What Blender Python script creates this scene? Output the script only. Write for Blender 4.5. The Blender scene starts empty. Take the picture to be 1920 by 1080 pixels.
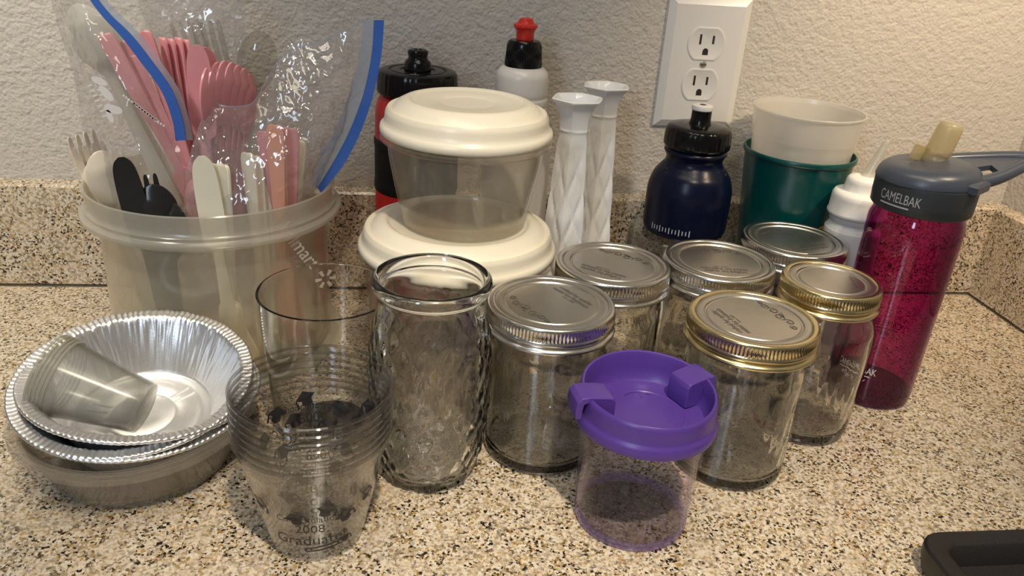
import bpy, math, random
from mathutils import Vector, Matrix, noise
random.seed(7)
PI = math.pi
C = bpy.context.scene.collection
SC = bpy.context.scene
S = 0.001                                    # everything below is written in millimetres

# ------------------------------------------------------------------ camera
F_PX, PITCH, YAW, ROLL, CAM_H = 1514.8, 0.43399, 0.14377, 0.07, 352.8
def cam_axes():
    cy, sy = math.cos(YAW), math.sin(YAW)
    fwd = Vector((sy*math.cos(PITCH), cy*math.cos(PITCH), -math.sin(PITCH)))
    right = Vector((cy, -sy, 0)); up = right.cross(fwd)
    return right*math.cos(ROLL)+up*math.sin(ROLL), -right*math.sin(ROLL)+up*math.cos(ROLL), fwd
CR, CU, CF = cam_axes()
cd = bpy.data.cameras.new('camera'); cam = bpy.data.objects.new('camera', cd); C.objects.link(cam)
cd.sensor_width = 36; cd.lens = F_PX/1920*36; cd.clip_start = .01
m = Matrix((CR, CU, -CF)).transposed().to_4x4(); m.translation = Vector((0, 0, CAM_H*S)); cam.matrix_world = m
SC.camera = cam
def P(px, py, Y):
    """world point (mm) seen at photograph pixel px,py on the vertical plane at depth Y"""
    d = CF + CR*((px-960)/F_PX) - CU*((py-540)/F_PX)
    return Vector((0, 0, CAM_H)) + d*(Y/d.y)

# ------------------------------------------------------------------ world, lamps, exposure
SC.view_settings.view_transform = 'Standard'; SC.view_settings.look = 'None'
SC.view_settings.gamma = 1; SC.view_settings.exposure = 0.24; SC.view_settings.use_curve_mapping = False
try:
    SC.cycles.max_bounces = 24; SC.cycles.transmission_bounces = 20; SC.cycles.transparent_max_bounces = 40
    SC.cycles.caustics_reflective = False; SC.cycles.sample_clamp_indirect = 6
except Exception: pass
W = bpy.data.worlds.new('room_light'); SC.world = W; W.use_nodes = True
W.node_tree.nodes['Background'].inputs[0].default_value = (.80, .74, .66, 1)
W.node_tree.nodes['Background'].inputs[1].default_value = 0.125
def lamp(name, kind, loc, target, power, col, size=.1, size_y=None, spot=None, blend=.5):
    l = bpy.data.lights.new(name, kind); o = bpy.data.objects.new(name, l); C.objects.link(o)
    l.energy = power; l.color = col; o.location = Vector(loc)*S
    o.rotation_euler = (Vector(target)-Vector(loc)).to_track_quat('-Z', 'Y').to_euler()
    if kind == 'AREA':
        l.shape = 'RECTANGLE' if size_y else 'DISK'; l.size = size
        if size_y: l.size_y = size_y
    elif kind == 'SPOT':
        l.spot_size = spot; l.spot_blend = blend; l.shadow_soft_size = size
    else: l.shadow_soft_size = size
    return o
lamp('hood_lamp', 'SPOT', (560, 380, 660), (500, 760, 190), 12.0, (1, .79, .54), .022, spot=1.22, blend=1.)
lamp('left_lamp', 'SPOT', (-500, 360, 850), (-430, 740, 110), 17.0, (1, .92, .77), .022, spot=1.0, blend=.8)
lamp('added_counter_spot', 'SPOT', (150, -320, 1500), (120, 370, 0), 78.0, (1, .86, .66), .03, spot=.54, blend=1.)  # added spot: brightens the counter, cone kept narrow to spare the back wall
lamp('added_soft_fill', 'AREA', (-60, 230, 1500), (40, 330, 0), 5.5, (1, .88, .70), 1.0, .4)  # added overhead fill, no known fixture: softens shadows and reflects in the foil
lamp('window_light', 'AREA', (-700, -900, 900), (50, 450, 60), 6.0, (.68, .82, 1), .2, .8)

# ------------------------------------------------------------------ materials
def mat(name):
    m = bpy.data.materials.new(name); m.use_nodes = True
    nt = m.node_tree; nt.nodes.clear()
    out = nt.nodes.new('ShaderNodeOutputMaterial')
    return m, nt, out
def N(nt, kind, **kw):
    n = nt.nodes.new('ShaderNode'+kind)
    for k, v in kw.items():
        if k.startswith('i_'):
            k = k[2:]; n.inputs[int(k) if k.isdigit() else k.replace('_', ' ')].default_value = v
        else: setattr(n, k, v)
    return n
def L(nt, a, b): nt.links.new(a, b)
def rgba(c): return (c[0], c[1], c[2], 1)
def coords(nt, scale=1.0):
    t = N(nt, 'TexCoord'); mp = N(nt, 'Mapping'); mp.inputs['Scale'].default_value = (scale,)*3 if not hasattr(scale, '__len__') else scale
    L(nt, t.outputs['Object'], mp.inputs['Vector']); return mp.outputs['Vector']
def bump(nt, vec, scale, strength, dist, detail=3, rough=.5, prev=None):
    n = N(nt, 'TexNoise', i_Scale=scale, i_Detail=detail, i_Roughness=rough); L(nt, vec, n.inputs['Vector'])
    b = N(nt, 'Bump', i_Strength=strength, i_Distance=dist); L(nt, n.outputs['Fac'], b.inputs['Height'])
    if prev: L(nt, prev, b.inputs['Normal'])
    return b.outputs['Normal']
def solid(name, col, rough=.4, metal=0., spec=.5, bmp=None, var=.06, coat=0., sss=0.):
    m, nt, out = mat(name); p = N(nt, 'BsdfPrincipled')
    vec = coords(nt)
    n = N(nt, 'TexNoise', i_Scale=60., i_Detail=4.); L(nt, vec, n.inputs['Vector'])
    mx = N(nt, 'MixRGB'); mx.inputs[1].default_value = rgba([c*(1-var) for c in col]); mx.inputs[2].default_value = rgba([min(1, c*(1+var)) for c in col])
    L(nt, n.outputs['Fac'], mx.inputs[0]); L(nt, mx.outputs[0], p.inputs['Base Color'])
    p.inputs['Roughness'].default_value = rough; p.inputs['Metallic'].default_value = metal
    p.inputs['Specular IOR Level'].default_value = spec; p.inputs['Coat Weight'].default_value = coat
    if sss: p.inputs['Subsurface Weight'].default_value = sss; p.inputs['Subsurface Radius'].default_value = (.006, .005, .004); p.inputs['Subsurface Scale'].default_value = 1.
    if bmp: L(nt, bump(nt, vec, *bmp), p.inputs['Normal'])
    L(nt, p.outputs[0], out.inputs[0]); return m
def clear(name, tint, edge, haze=0., hazecol=(.9, .88, .8), rough=.05, ior=1.45, refr=0., rior=1.14, bmp=None, gloss=1.0, blend=.35):
    """thin see-through plastic or glass: Fresnel gloss over a transparent tint, some diffuse haze, some true refraction"""
    m, nt, out = mat(name); vec = coords(nt)
    nrm = bump(nt, vec, *bmp) if bmp else None
    lw = N(nt, 'LayerWeight', i_Blend=blend)
    tc = N(nt, 'MixRGB'); tc.inputs[1].default_value = rgba(tint); tc.inputs[2].default_value = rgba(edge)
    L(nt, lw.outputs['Facing'], tc.inputs[0])
    tr = N(nt, 'BsdfTransparent'); L(nt, tc.outputs[0], tr.inputs[0])
    base = tr.outputs[0]
    if refr:
        g = N(nt, 'BsdfGlass', i_IOR=rior, i_Roughness=0.); L(nt, tc.outputs[0], g.inputs[0])
        if nrm: L(nt, nrm, g.inputs['Normal'])
        mx = N(nt, 'MixShader'); mx.inputs[0].default_value = refr; L(nt, base, mx.inputs[1]); L(nt, g.outputs[0], mx.inputs[2])
        gg = N(nt, 'BsdfGlossy', i_Roughness=.06); m2 = N(nt, 'MixShader'); m2.inputs[0].default_value = .035     # faint handled-surface sheen
        L(nt, mx.outputs[0], m2.inputs[1]); L(nt, gg.outputs[0], m2.inputs[2]); L(nt, m2.outputs[0], out.inputs[0]); return m
    if haze:
        d = N(nt, 'BsdfDiffuse'); d.inputs[0].default_value = rgba(hazecol)
        t2 = N(nt, 'BsdfTranslucent'); t2.inputs[0].default_value = rgba(hazecol)
        mh = N(nt, 'MixShader'); mh.inputs[0].default_value = .5; L(nt, d.outputs[0], mh.inputs[1]); L(nt, t2.outputs[0], mh.inputs[2])
        mx = N(nt, 'MixShader'); mx.inputs[0].default_value = haze; L(nt, base, mx.inputs[1]); L(nt, mh.outputs[0], mx.inputs[2]); base = mx.outputs[0]
    gl = N(nt, 'BsdfGlossy', i_Roughness=rough); gl.inputs[0].default_value = (gloss,)*3+(1,)
    # Schlick reflectance, the same from either side of a thin wall
    lf = N(nt, 'LayerWeight', i_Blend=.5)
    pw = N(nt, 'Math', operation='POWER'); pw.inputs[1].default_value = 4.5; L(nt, lf.outputs['Facing'], pw.inputs[0])
    f0 = ((ior-1)/(ior+1))**2
    fr = N(nt, 'Math', operation='MULTIPLY_ADD'); fr.inputs[1].default_value = (1-f0)*.8; fr.inputs[2].default_value = f0; L(nt, pw.outputs[0], fr.inputs[0])
    if nrm: L(nt, nrm, gl.inputs['Normal']); L(nt, nrm, lf.inputs['Normal'])
    mx = N(nt, 'MixShader'); L(nt, fr.outputs[0], mx.inputs[0]); L(nt, base, mx.inputs[1]); L(nt, gl.outputs[0], mx.inputs[2])
    L(nt, mx.outputs[0], out.inputs[0]); return m
def metal(name, col, rough, bmp=None, var=.1):
    return solid(name, col, rough, 1., .5, bmp, var)
def granite(name):
    m, nt, out = mat(name); p = N(nt, 'BsdfPrincipled')
    t = N(nt, 'TexCoord'); vec = t.outputs['Object']
    dn = N(nt, 'TexNoise', i_Scale=800., i_Detail=3.); L(nt, vec, dn.inputs['Vector'])
    sc_ = N(nt, 'VectorMath', operation='SCALE'); sc_.inputs['Scale'].default_value = .0028; L(nt, dn.outputs['Color'], sc_.inputs[0])
    ad = N(nt, 'VectorMath', operation='ADD'); L(nt, vec, ad.inputs[0]); L(nt, sc_.outputs[0], ad.inputs[1])
    def cells(scale, stops):
        v = N(nt, 'TexVoronoi', i_Scale=scale); L(nt, ad.outputs[0], v.inputs['Vector'])
        sp = N(nt, 'SeparateColor'); L(nt, v.outputs['Color'], sp.inputs[0])
        r = N(nt, 'ValToRGB'); cr = r.color_ramp; cr.interpolation = 'CONSTANT'
        while len(cr.elements) < len(stops): cr.elements.new(.5)
        for e, (pos, col) in zip(cr.elements, stops): e.position = pos; e.color = rgba(col)
        L(nt, sp.outputs[0], r.inputs[0]); return r.outputs[0], sp
    a, _ = cells(560., [(0, (.52, .41, .28)), (.14, (.68, .57, .43)), (.38, (.55, .45, .34)), (.58, (.74, .64, .51)), (.74, (.36, .29, .20)), (.85, (.46, .31, .12)), (.92, (.70, .64, .54))])
    b, spb = cells(640., [(0, (.015, .012, .010)), (.10, (.10, .07, .04)), (.19, (.34, .22, .07)), (.25, (.76, .70, .58)), (.32, (.38, .34, .28))])
    cut = N(nt, 'Math', operation='LESS_THAN'); cut.inputs[1].default_value = .36; L(nt, spb.outputs[0], cut.inputs[0])
    # dark grains gather in loose clusters
    cl = N(nt, 'TexNoise', i_Scale=45., i_Detail=2.); L(nt, vec, cl.inputs['Vector'])
    mr = N(nt, 'MapRange'); mr.inputs[1].default_value = .25; mr.inputs[2].default_value = .5; L(nt, cl.outputs['Fac'], mr.inputs[0])
    ml = N(nt, 'Math', operation='MULTIPLY'); L(nt, cut.outputs[0], ml.inputs[0]); L(nt, mr.outputs[0], ml.inputs[1])
    mx = N(nt, 'MixRGB'); L(nt, ml.outputs[0], mx.inputs[0]); L(nt, a, mx.inputs[1]); L(nt, b, mx.inputs[2])
    L(nt, mx.outputs[0], p.inputs['Base Color'])
    p.inputs['Roughness'].default_value = .16; p.inputs['Specular IOR Level'].default_value = .5
    L(nt, bump(nt, vec, 300., .05, .0005), p.inputs['Normal'])
    L(nt, p.outputs[0], out.inputs[0]); return m
def wall_paint(name, col):
    m, nt, out = mat(name); p = N(nt, 'BsdfPrincipled'); t = N(nt, 'TexCoord'); vec = t.outputs['Object']
    p.inputs['Base Color'].default_value = rgba(col); p.inputs['Roughness'].default_value = .62
    n1 = bump(nt, vec, 370., .8, .0011, 2, .45); n2 = bump(nt, vec, 170., .8, .0018, 1, .5, n1)
    L(nt, n2, p.inputs['Normal']); L(nt, p.outputs[0], out.inputs[0]); return m
M = {
 'granite': granite('speckled_granite'),
 'wall': wall_paint('orange_peel_paint', (.56, .52, .46)),
 'caulk': solid('caulk', (.10, .08, .06), .7),
 'plate': solid('white_plate_plastic', (.72, .71, .69), .3, var=.01),
 'slot': solid('dark_slot', (.02, .015, .012), .6),
 'screw': metal('painted_screw', (.6, .58, .53), .4),
 'glass': clear('jar_glass', (.995, .995, .99), (.88, .89, .86), refr=1, rior=1.45, rough=.03, ior=1.5),
 'vase_glass': clear('pressed_glass', (.997, .999, .998), (.93, .96, .955), refr=1, rior=1.45, rough=.02, ior=1.5),
 'tumbler': clear('clear_tumbler_glass', (.985, .985, .975), (.86, .87, .85), refr=1, rior=1.42),
 'thin': clear('clear_tumbler_plastic', (.995, .995, .99), (.84, .84, .82), haze=.004, rough=.04, ior=1.45),
 'cup': clear('clear_party_cup_plastic', (.997, .997, .997), (.86, .86, .86), haze=0, rough=.05, ior=1.27, blend=.2),
 'cuprim': clear('party_cup_rim_plastic', (.88, .88, .88), (.55, .55, .55), haze=.015, rough=.05, ior=1.45),
 'frost': clear('frosted_cup_plastic', (.99, .99, .985), (.95, .95, .94), haze=.06, hazecol=(1., .99, .97), rough=.2, ior=1.2, gloss=.6),
 'dome': clear('clear_lid_plastic', (.992, .99, .985), (.93, .92, .9), haze=.09, hazecol=(.93, .88, .80), rough=.1, ior=1.35, gloss=.7),
 'pp': clear('milky_tub_plastic', (.975, .965, .93), (.88, .86, .78), haze=.3, hazecol=(.93, .87, .72), rough=.2),
 'pp_lid': clear('milky_lid_plastic', (.92, .91, .86), (.8, .78, .7), haze=.4, hazecol=(.88, .86, .78), rough=.2),
 'bowl': clear('smoky_food_box_plastic', (.985, .98, .96), (.92, .90, .84), haze=.085, hazecol=(.92, .87, .75), rough=.1),
 'lid_cream': solid('cream_lid_plastic', (.86, .80, .66), .28, var=.015, sss=.1),
 'film': clear('zip_bag_film', (.97, .97, .97), (.8, .8, .8), haze=.13, hazecol=(.97, .95, .98), rough=.1, ior=1.75, bmp=(70., 1., .006, 1)),
 'film_strip': clear('zip_strip_film', (.85, .88, .93), (.6, .66, .78), haze=.3, hazecol=(.80, .88, 1.), rough=.15),
 'zip': solid('blue_zip', (.045, .14, .52), .3, spec=.6),
 'bagprint': solid('white_bag_print', (.80, .76, .74), .5), 'dimprint': solid('grey_bag_print', (.62, .56, .48), .5),
 'pink': solid('pink_plastic', (.80, .33, .36), .32, sss=.1), 'coral': solid('coral_plastic', (.9, .40, .27), .3, sss=.1),
 'cream': solid('cream_plastic', (.86, .80, .64), .3, sss=.1), 'ivory': solid('ivory_plastic', (.70, .62, .50), .3, sss=.1),
 'blackcut': solid('black_cutlery_plastic', (.018, .018, .02), .22),
 'clearcut': clear('clear_cutlery_plastic', (.86, .86, .84), (.5, .5, .48), haze=.05, rough=.06),
 'whitecut': clear('frosted_white_spoon', (.9, .9, .86), (.8, .8, .75), haze=.75, rough=.3),
 'foil': metal('aluminium_foil', (.93, .93, .94), .36, (900., .25, .0004)),
 'steel': metal('silver_band', (.66, .64, .60), .24, (500., .06, .0003)), 'gold': metal('gold_band', (.74, .62, .36), .24, (500., .06, .0003)),
 'lidtin': metal('lid_tin', (.60, .57, .52), .33, (700., .05, .0003)),
 'ink': solid('black_ink', (.012, .012, .015), .45, var=0), 'greyink': solid('grey_ink', (.45, .47, .48), .5, var=0), 'whiteink': solid('white_ink', (.78, .76, .76), .5, var=0),
 'etch': solid('dark_lid_print', (.09, .08, .07), .5, var=0),
 'purple': solid('purple_lid_plastic', (.085, .04, .27), .34, var=.03), 'purpleclear': clear('purple_tinted_plastic', (.998, .996, .999), (.66, .54, .84), rough=.03, blend=.12, ior=1.25),
 'purplering': clear('lavender_base_ring', (.93, .90, .97), (.6, .5, .8), haze=.16, hazecol=(.62, .5, .85), rough=.08),
 'red': solid('red_bottle_plastic', (.60, .012, .018), .32), 'black': solid('black_plastic', (.004, .004, .0045), .2, spec=.3), 'blackgrip': solid('black_grip_rubber', (.005, .005, .0055), .5, spec=.25),
 'hdpe': solid('natural_bottle_plastic', (.74, .71, .66), .32, sss=.25, var=.02), 'redcap': solid('red_nozzle', (.62, .025, .015), .35),
 'milk': solid('milk_glass', (.86, .86, .86), .10, sss=.2, var=.01), 'navy': solid('navy_bottle_plastic', (.0025, .005, .022), .28, spec=.22, bmp=(1500., .0, .0002)),
 'teal': solid('teal_cup_plastic', (.0, .065, .062), .28), 'tealmark': solid('orange_cup_print', (.55, .27, .02), .5),
 'whitecup': clear('milky_cup_plastic', (.90, .89, .86), (.8, .78, .74), haze=.6, hazecol=(.96, .94, .89), rough=.25),
 'squeeze': solid('white_squeeze_plastic', (.90, .87, .82), .38, sss=.25, var=.02), 'tip': clear('milky_tip_plastic', (.9, .9, .88), (.8, .8, .78), haze=.45, rough=.2),
 'magenta': clear('magenta_bottle_plastic', (.81, .41, .66), (.38, .11, .36), rough=.04, haze=.012, hazecol=(.5, .08, .3)), 'magbase': solid('dark_magenta_base', (.07, .006, .04), .3),
 'slate': solid('slate_lid_plastic', (.06, .072, .10), .33), 'collar': solid('dark_collar_plastic', (.03, .036, .042), .42),
 'valve': clear('bite_valve_silicone', (.9, .82, .58), (.72, .6, .34), haze=.45, hazecol=(.92, .84, .62), rough=.3),
 'tray': solid('black_speckled_tray', (.012, .011, .011), .45, bmp=(900., .3, .0006)),
}

# ------------------------------------------------------------------ mesh helpers (mm)
def mesh(name, V, F, m, parent=None, smooth=True, sharp=38, loc=None, rot=None):
    me = bpy.data.meshes.new(name); me.from_pydata([(v[0]*S, v[1]*S, v[2]*S) for v in V], [], F); me.validate()
    if smooth:
        for p in me.polygons: p.use_smooth = True
        if sharp: me.set_sharp_from_angle(angle=math.radians(sharp))
    me.materials.append(M[m] if isinstance(m, str) else m)
    o = bpy.data.objects.new(name, me); C.objects.link(o)
    if parent: o.parent = parent
    if loc: o.location = Vector(loc)*S
    if rot: o.rotation_euler = rot
    return o
def props(o, label, cat, group=None):
    o['label'] = label; o['category'] = cat
    if group: o['group'] = group
    return o
def thing(name, label, cat, loc=(0, 0, 0), rot=(0, 0, 0), group=None):
    o = bpy.data.objects.new(name, None); C.objects.link(o); o.empty_display_size = .01
    o.location = Vector(loc)*S; o.rotation_euler = rot
    return props(o, label, cat, group)
def dup(root, label, loc=None, rot=None):
    r = root.copy(); C.objects.link(r); r['label'] = label
    if loc is not None: r.location = Vector(loc)*S
    if rot is not None: r.rotation_euler = rot
    for ch in list(root.children):
        c = ch.copy(); C.objects.link(c); c.parent = r
        for g in list(ch.children):
            d = g.copy(); C.objects.link(d); d.parent = c
    return r
def cr(pts, k=6, closed=False):
    """Catmull-Rom through points (tuples)"""
    n = len(pts); out = []; D = len(pts[0])
    rng = n if closed else n-1
    for i in range(rng):
        if closed: p = [pts[(i+j-1) % n] for j in range(4)]
        else: p = [pts[max(0, min(n-1, i+j-1))] for j in range(4)]
        for s in range(k):
            t = s/k
            out.append(tuple(.5*(2*p[1][d]+(p[2][d]-p[0][d])*t+(2*p[0][d]-5*p[1][d]+4*p[2][d]-p[3][d])*t*t+(3*p[1][d]-p[0][d]-3*p[2][d]+p[3][d])*t**3) for d in range(D)))
    if not closed: out.append(tuple(pts[-1]))
    return out
def rev(prof, n=72, mod=None, off=(0, 0, 0)):
    """lathe: prof = [(r,z)...]; mod(theta,r,z,i)->(r,z)"""
    V, F, rings = [], [], []
    for i, (r, z) in enumerate(prof):
        if r < 1e-6: V.append((off[0], off[1], off[2]+z)); rings.append([len(V)-1])
        else:
            k = len(V)
            for j in range(n):
                a = 2*PI*j/n; rr, zz = mod(a, r, z, i) if mod else (r, z)
                V.append((off[0]+rr*math.cos(a), off[1]+rr*math.sin(a), off[2]+zz))
            rings.append(list(range(k, k+n)))
    for A, B in zip(rings, rings[1:]):
        if len(A) == 1 and len(B) == 1: continue
        for j in range(n):
            q = (j+1) % n
            if len(A) == 1: F.append((A[0], B[q], B[j]))
            elif len(B) == 1: F.append((A[j], A[q], B[0]))
            else: F.append((A[j], A[q], B[q], B[j]))
    return V, F
def lathe(name, prof, m, parent=None, n=72, mod=None, sharp=38, loc=None, rot=None):
    V, F = rev(prof, n, mod); return mesh(name, V, F, m, parent, True, sharp, loc, rot)
def shell(outer, t, floor, rim=True):
    """outer wall profile from the base edge up -> closed profile with an inside at thickness t and a floor at height floor"""
    z0 = outer[0][1]
    inner = [(max(.5, r-t), max(z, floor)) for r, z in outer if z > floor or z == outer[-1][1]]
    top = outer[-1]
    prof = [(0, z0)]+list(outer)+[(top[0]-t*.3, top[1]+t*.35), (top[0]-t*.75, top[1]+t*.3)]+inner[::-1]
    prof.append((max(.5, inner[0][0]-.6), floor)); prof.append((0, floor)); return prof
def box(x0, x1, y0, y1, z0, z1, b=0):
    if not b:
        V = [(x, y, z) for z in (z0, z1) for y in (y0, y1) for x in (x0, x1)]
        return V, [(0, 2, 3, 1), (4, 5, 7, 6), (0, 1, 5, 4), (2, 6, 7, 3), (0, 4, 6, 2), (1, 3, 7, 5)]
    V, F = [], []
    rings = [((z0, b)), (z0+b, 0), (z1-b, 0), (z1, b)]
    for z, i in rings:
        V += [(x0+i+b*0, y0+i, z), (x1-i, y0+i, z), (x1-i, y1-i, z), (x0+i, y1-i, z)]
    for k in range(3):
        for j in range(4):
            q = (j+1) % 4; F.append((4*k+j, 4*k+q, 4*k+4+q, 4*k+4+j))
    F += [(3, 2, 1, 0), (12, 13, 14, 15)]
    return V, F
def join(*gs):
    V, F = [], []
    for v, f in gs:
        k = len(V); V += list(v); F += [tuple(i+k for i in q) for q in f]
    return V, F
def xf(g, mtx): return [tuple(mtx @ Vector(v)) for v in g[0]], g[1]
def tube(path, rad, n=10, closed=False, cap=True):
    """swept tube: rad a number, a list, or (a,b) tuple list for elliptic sections"""
    V, F = [], []; k = len(path); path = [Vector(p) for p in path]
    up = Vector((0, 0, 1))
    for i, p in enumerate(path):
        d = (path[(i+1) % k]-path[i-1]) if closed else (path[min(k-1, i+1)]-path[max(0, i-1)])
        d.normalize(); x = d.cross(up)
        if x.length < 1e-3: x = d.cross(Vector((0, 1, 0)))
        x.normalize(); y = x.cross(d)
        r = rad[i] if isinstance(rad, list) else rad
        ra, rb = r if isinstance(r, tuple) else (r, r)
        for j in range(n):
            a = 2*PI*j/n; V.append(tuple(p+x*(ra*math.cos(a))+y*(rb*math.sin(a))))
    for i in range(k if closed else k-1):
        for j in range(n):
            q = (j+1) % n; i2 = (i+1) % k
            F.append((i*n+j, i*n+q, i2*n+q, i2*n+j))
    if cap and not closed: F.append(tuple(range(n-1, -1, -1))); F.append(tuple((k-1)*n+j for j in range(n)))
    return V, F
def text_geo(s, size, sx=1., align='CENTER', shear=0.):
    c = bpy.data.curves.new('txt', 'FONT'); c.body = s; c.size = size; c.align_x = align; c.align_y = 'CENTER'; c.shear = shear; c.resolution_u = 3
    o = bpy.data.objects.new('txt', c); C.objects.link(o)
    bpy.context.view_layer.update()
    me = o.to_mesh(); V = [(v.co.x*sx, v.co.y) for v in me.vertices]; F = [tuple(p.vertices) for p in me.polygons]
    o.to_mesh_clear(); bpy.data.objects.remove(o); bpy.data.curves.remove(c)
    return V, F
def wrap(g, rfun, th0, z0, tilt=0.):
    """bend flat artwork round an upright surface of radius rfun(z); th0 = azimuth of its centre, read from outside"""
    V = []
    for x, y in g[0]:
        u = x*math.cos(tilt)-y*math.sin(tilt); w = x*math.sin(tilt)+y*math.cos(tilt)
        z = z0+w; r = rfun(z); a = th0+u/r
        V.append((r*math.cos(a), r*math.sin(a), z))
    return V, g[1]
def ribbon2(pts, w):
    V, F = [], []
    for i, p in enumerate(pts):
        a = pts[max(0, i-1)]; b = pts[min(len(pts)-1, i+1)]
        dx, dy = b[0]-a[0], b[1]-a[1]; l = math.hypot(dx, dy) or 1
        ww = w*(.35+.65*math.sin(PI*(i+.5)/len(pts)))
        V += [(p[0]-dy/l*ww, p[1]+dx/l*ww), (p[0]+dy/l*ww, p[1]-dx/l*ww)]
    for i in range(len(pts)-1): F.append((2*i, 2*i+1, 2*i+3, 2*i+2))
    return V, F
def hbar(x0, x1, y0, y1, n=12):
    V = []
    for i in range(n+1): x = x0+(x1-x0)*i/n; V += [(x, y0), (x, y1)]
    return V, [(2*i, 2*i+2, 2*i+3, 2*i+1) for i in range(n)]
def flat(g, z, rot=0., dx=0., dy=0.):
    c, s = math.cos(rot), math.sin(rot)
    return [(x*c-y*s+dx, x*s+y*c+dy, z) for x, y in g[0]], g[1]
def join2(*gs):
    V, F = [], []
    for v, f in gs:
        k = len(V); V += list(v); F += [tuple(i+k for i in q) for q in f]
    return V, F
def shift2(g, dx, dy, rot=0.):
    c, s = math.cos(rot), math.sin(rot); return [(x*c-y*s+dx, x*s+y*c+dy) for x, y in g[0]], g[1]
def sheet(rows, ku=7, kv=7, amp=2.0, scale=.035, seed=0, crease=1.2):
    """film through a grid of control points (world mm), wrinkled along its normals"""
    rows = [cr([tuple(p) for p in r], ku) for r in rows]
    cols = list(zip(*rows)); cols = [cr(list(c), kv) for c in cols]
    nu, nv = len(cols), len(cols[0]); V = []
    G = [[Vector(cols[u][v]) for v in range(nv)] for u in range(nu)]
    for u in range(nu):
        for v in range(nv):
            du = G[min(nu-1, u+1)][v]-G[max(0, u-1)][v]; dv = G[u][min(nv-1, v+1)]-G[u][max(0, v-1)]
            n = du.cross(dv); n = n.normalized() if n.length > 1e-6 else Vector((0, 1, 0))
            p = G[u][v]*scale+Vector((seed*7.3, seed*3.1, 0))
            h = noise.noise(p)*amp + (abs(noise.noise(p*2.3))-.25)*2*crease + (abs(noise.noise(p*5.1))-.2)*crease*.7
            V.append(tuple(G[u][v]+n*h))
    F = [(u*nv+v, (u+1)*nv+v, (u+1)*nv+v+1, u*nv+v+1) for u in range(nu-1) for v in range(nv-1)]
    return V, F
def strip(A, B, thick, k=8):
    A = cr([tuple(p) for p in A], k); B = cr([tuple(p) for p in B], k); V, F = [], []
    for a, b in zip(A, B):
        a, b = Vector(a), Vector(b); V += [tuple(a), tuple(b), tuple(b+Vector((0, thick, 0))), tuple(a+Vector((0, thick, 0)))]
    n = len(A)
    for i in range(n-1):
        for j in range(4): q = (j+1) % 4; F.append((4*i+j, 4*i+q, 4*i+4+q, 4*i+4+j))
    F += [(3, 2, 1, 0), tuple(4*(n-1)+j for j in range(4))]
    return V, F

# ------------------------------------------------------------------ setting
YB, YW, HS, XR, TW = 747.7, 768.0, 101.6, 620.1, 21.0
def struct(name, g, m, **kw):
    o = mesh(name, g[0], g[1], m, smooth=False, **kw); o['kind'] = 'structure'; return o
ct = mesh('countertop', *box(-900, XR+TW, 120, YW+12, -32, 0), 'granite', smooth=False)
props(ct, 'polished beige granite countertop with black and ochre specks under everything', 'countertop')
struct('wall_back', box(-900, XR+TW+12, YW, YW+12, 0, 900), 'wall')
struct('wall_right', box(XR+TW, XR+TW+12, 60, YW, 0, 900), 'wall')
bs = struct('trim_1', box(-900, XR, YB, YW-.2, .8, HS, 2.0), 'granite'); bs['label'] = 'granite backsplash strip along the back wall'
bs2 = struct('trim_2', box(XR, XR+TW-.2, 120, YW-.2, .8, HS, 2.0), 'granite'); bs2['label'] = 'granite backsplash strip along the right wall'
struct('trim_3', join(box(-900, XR, YB-.6, YB+1, 0, 1.2), box(XR-.6, XR+1, 120, YB, 0, 1.0)), 'caulk')

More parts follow.
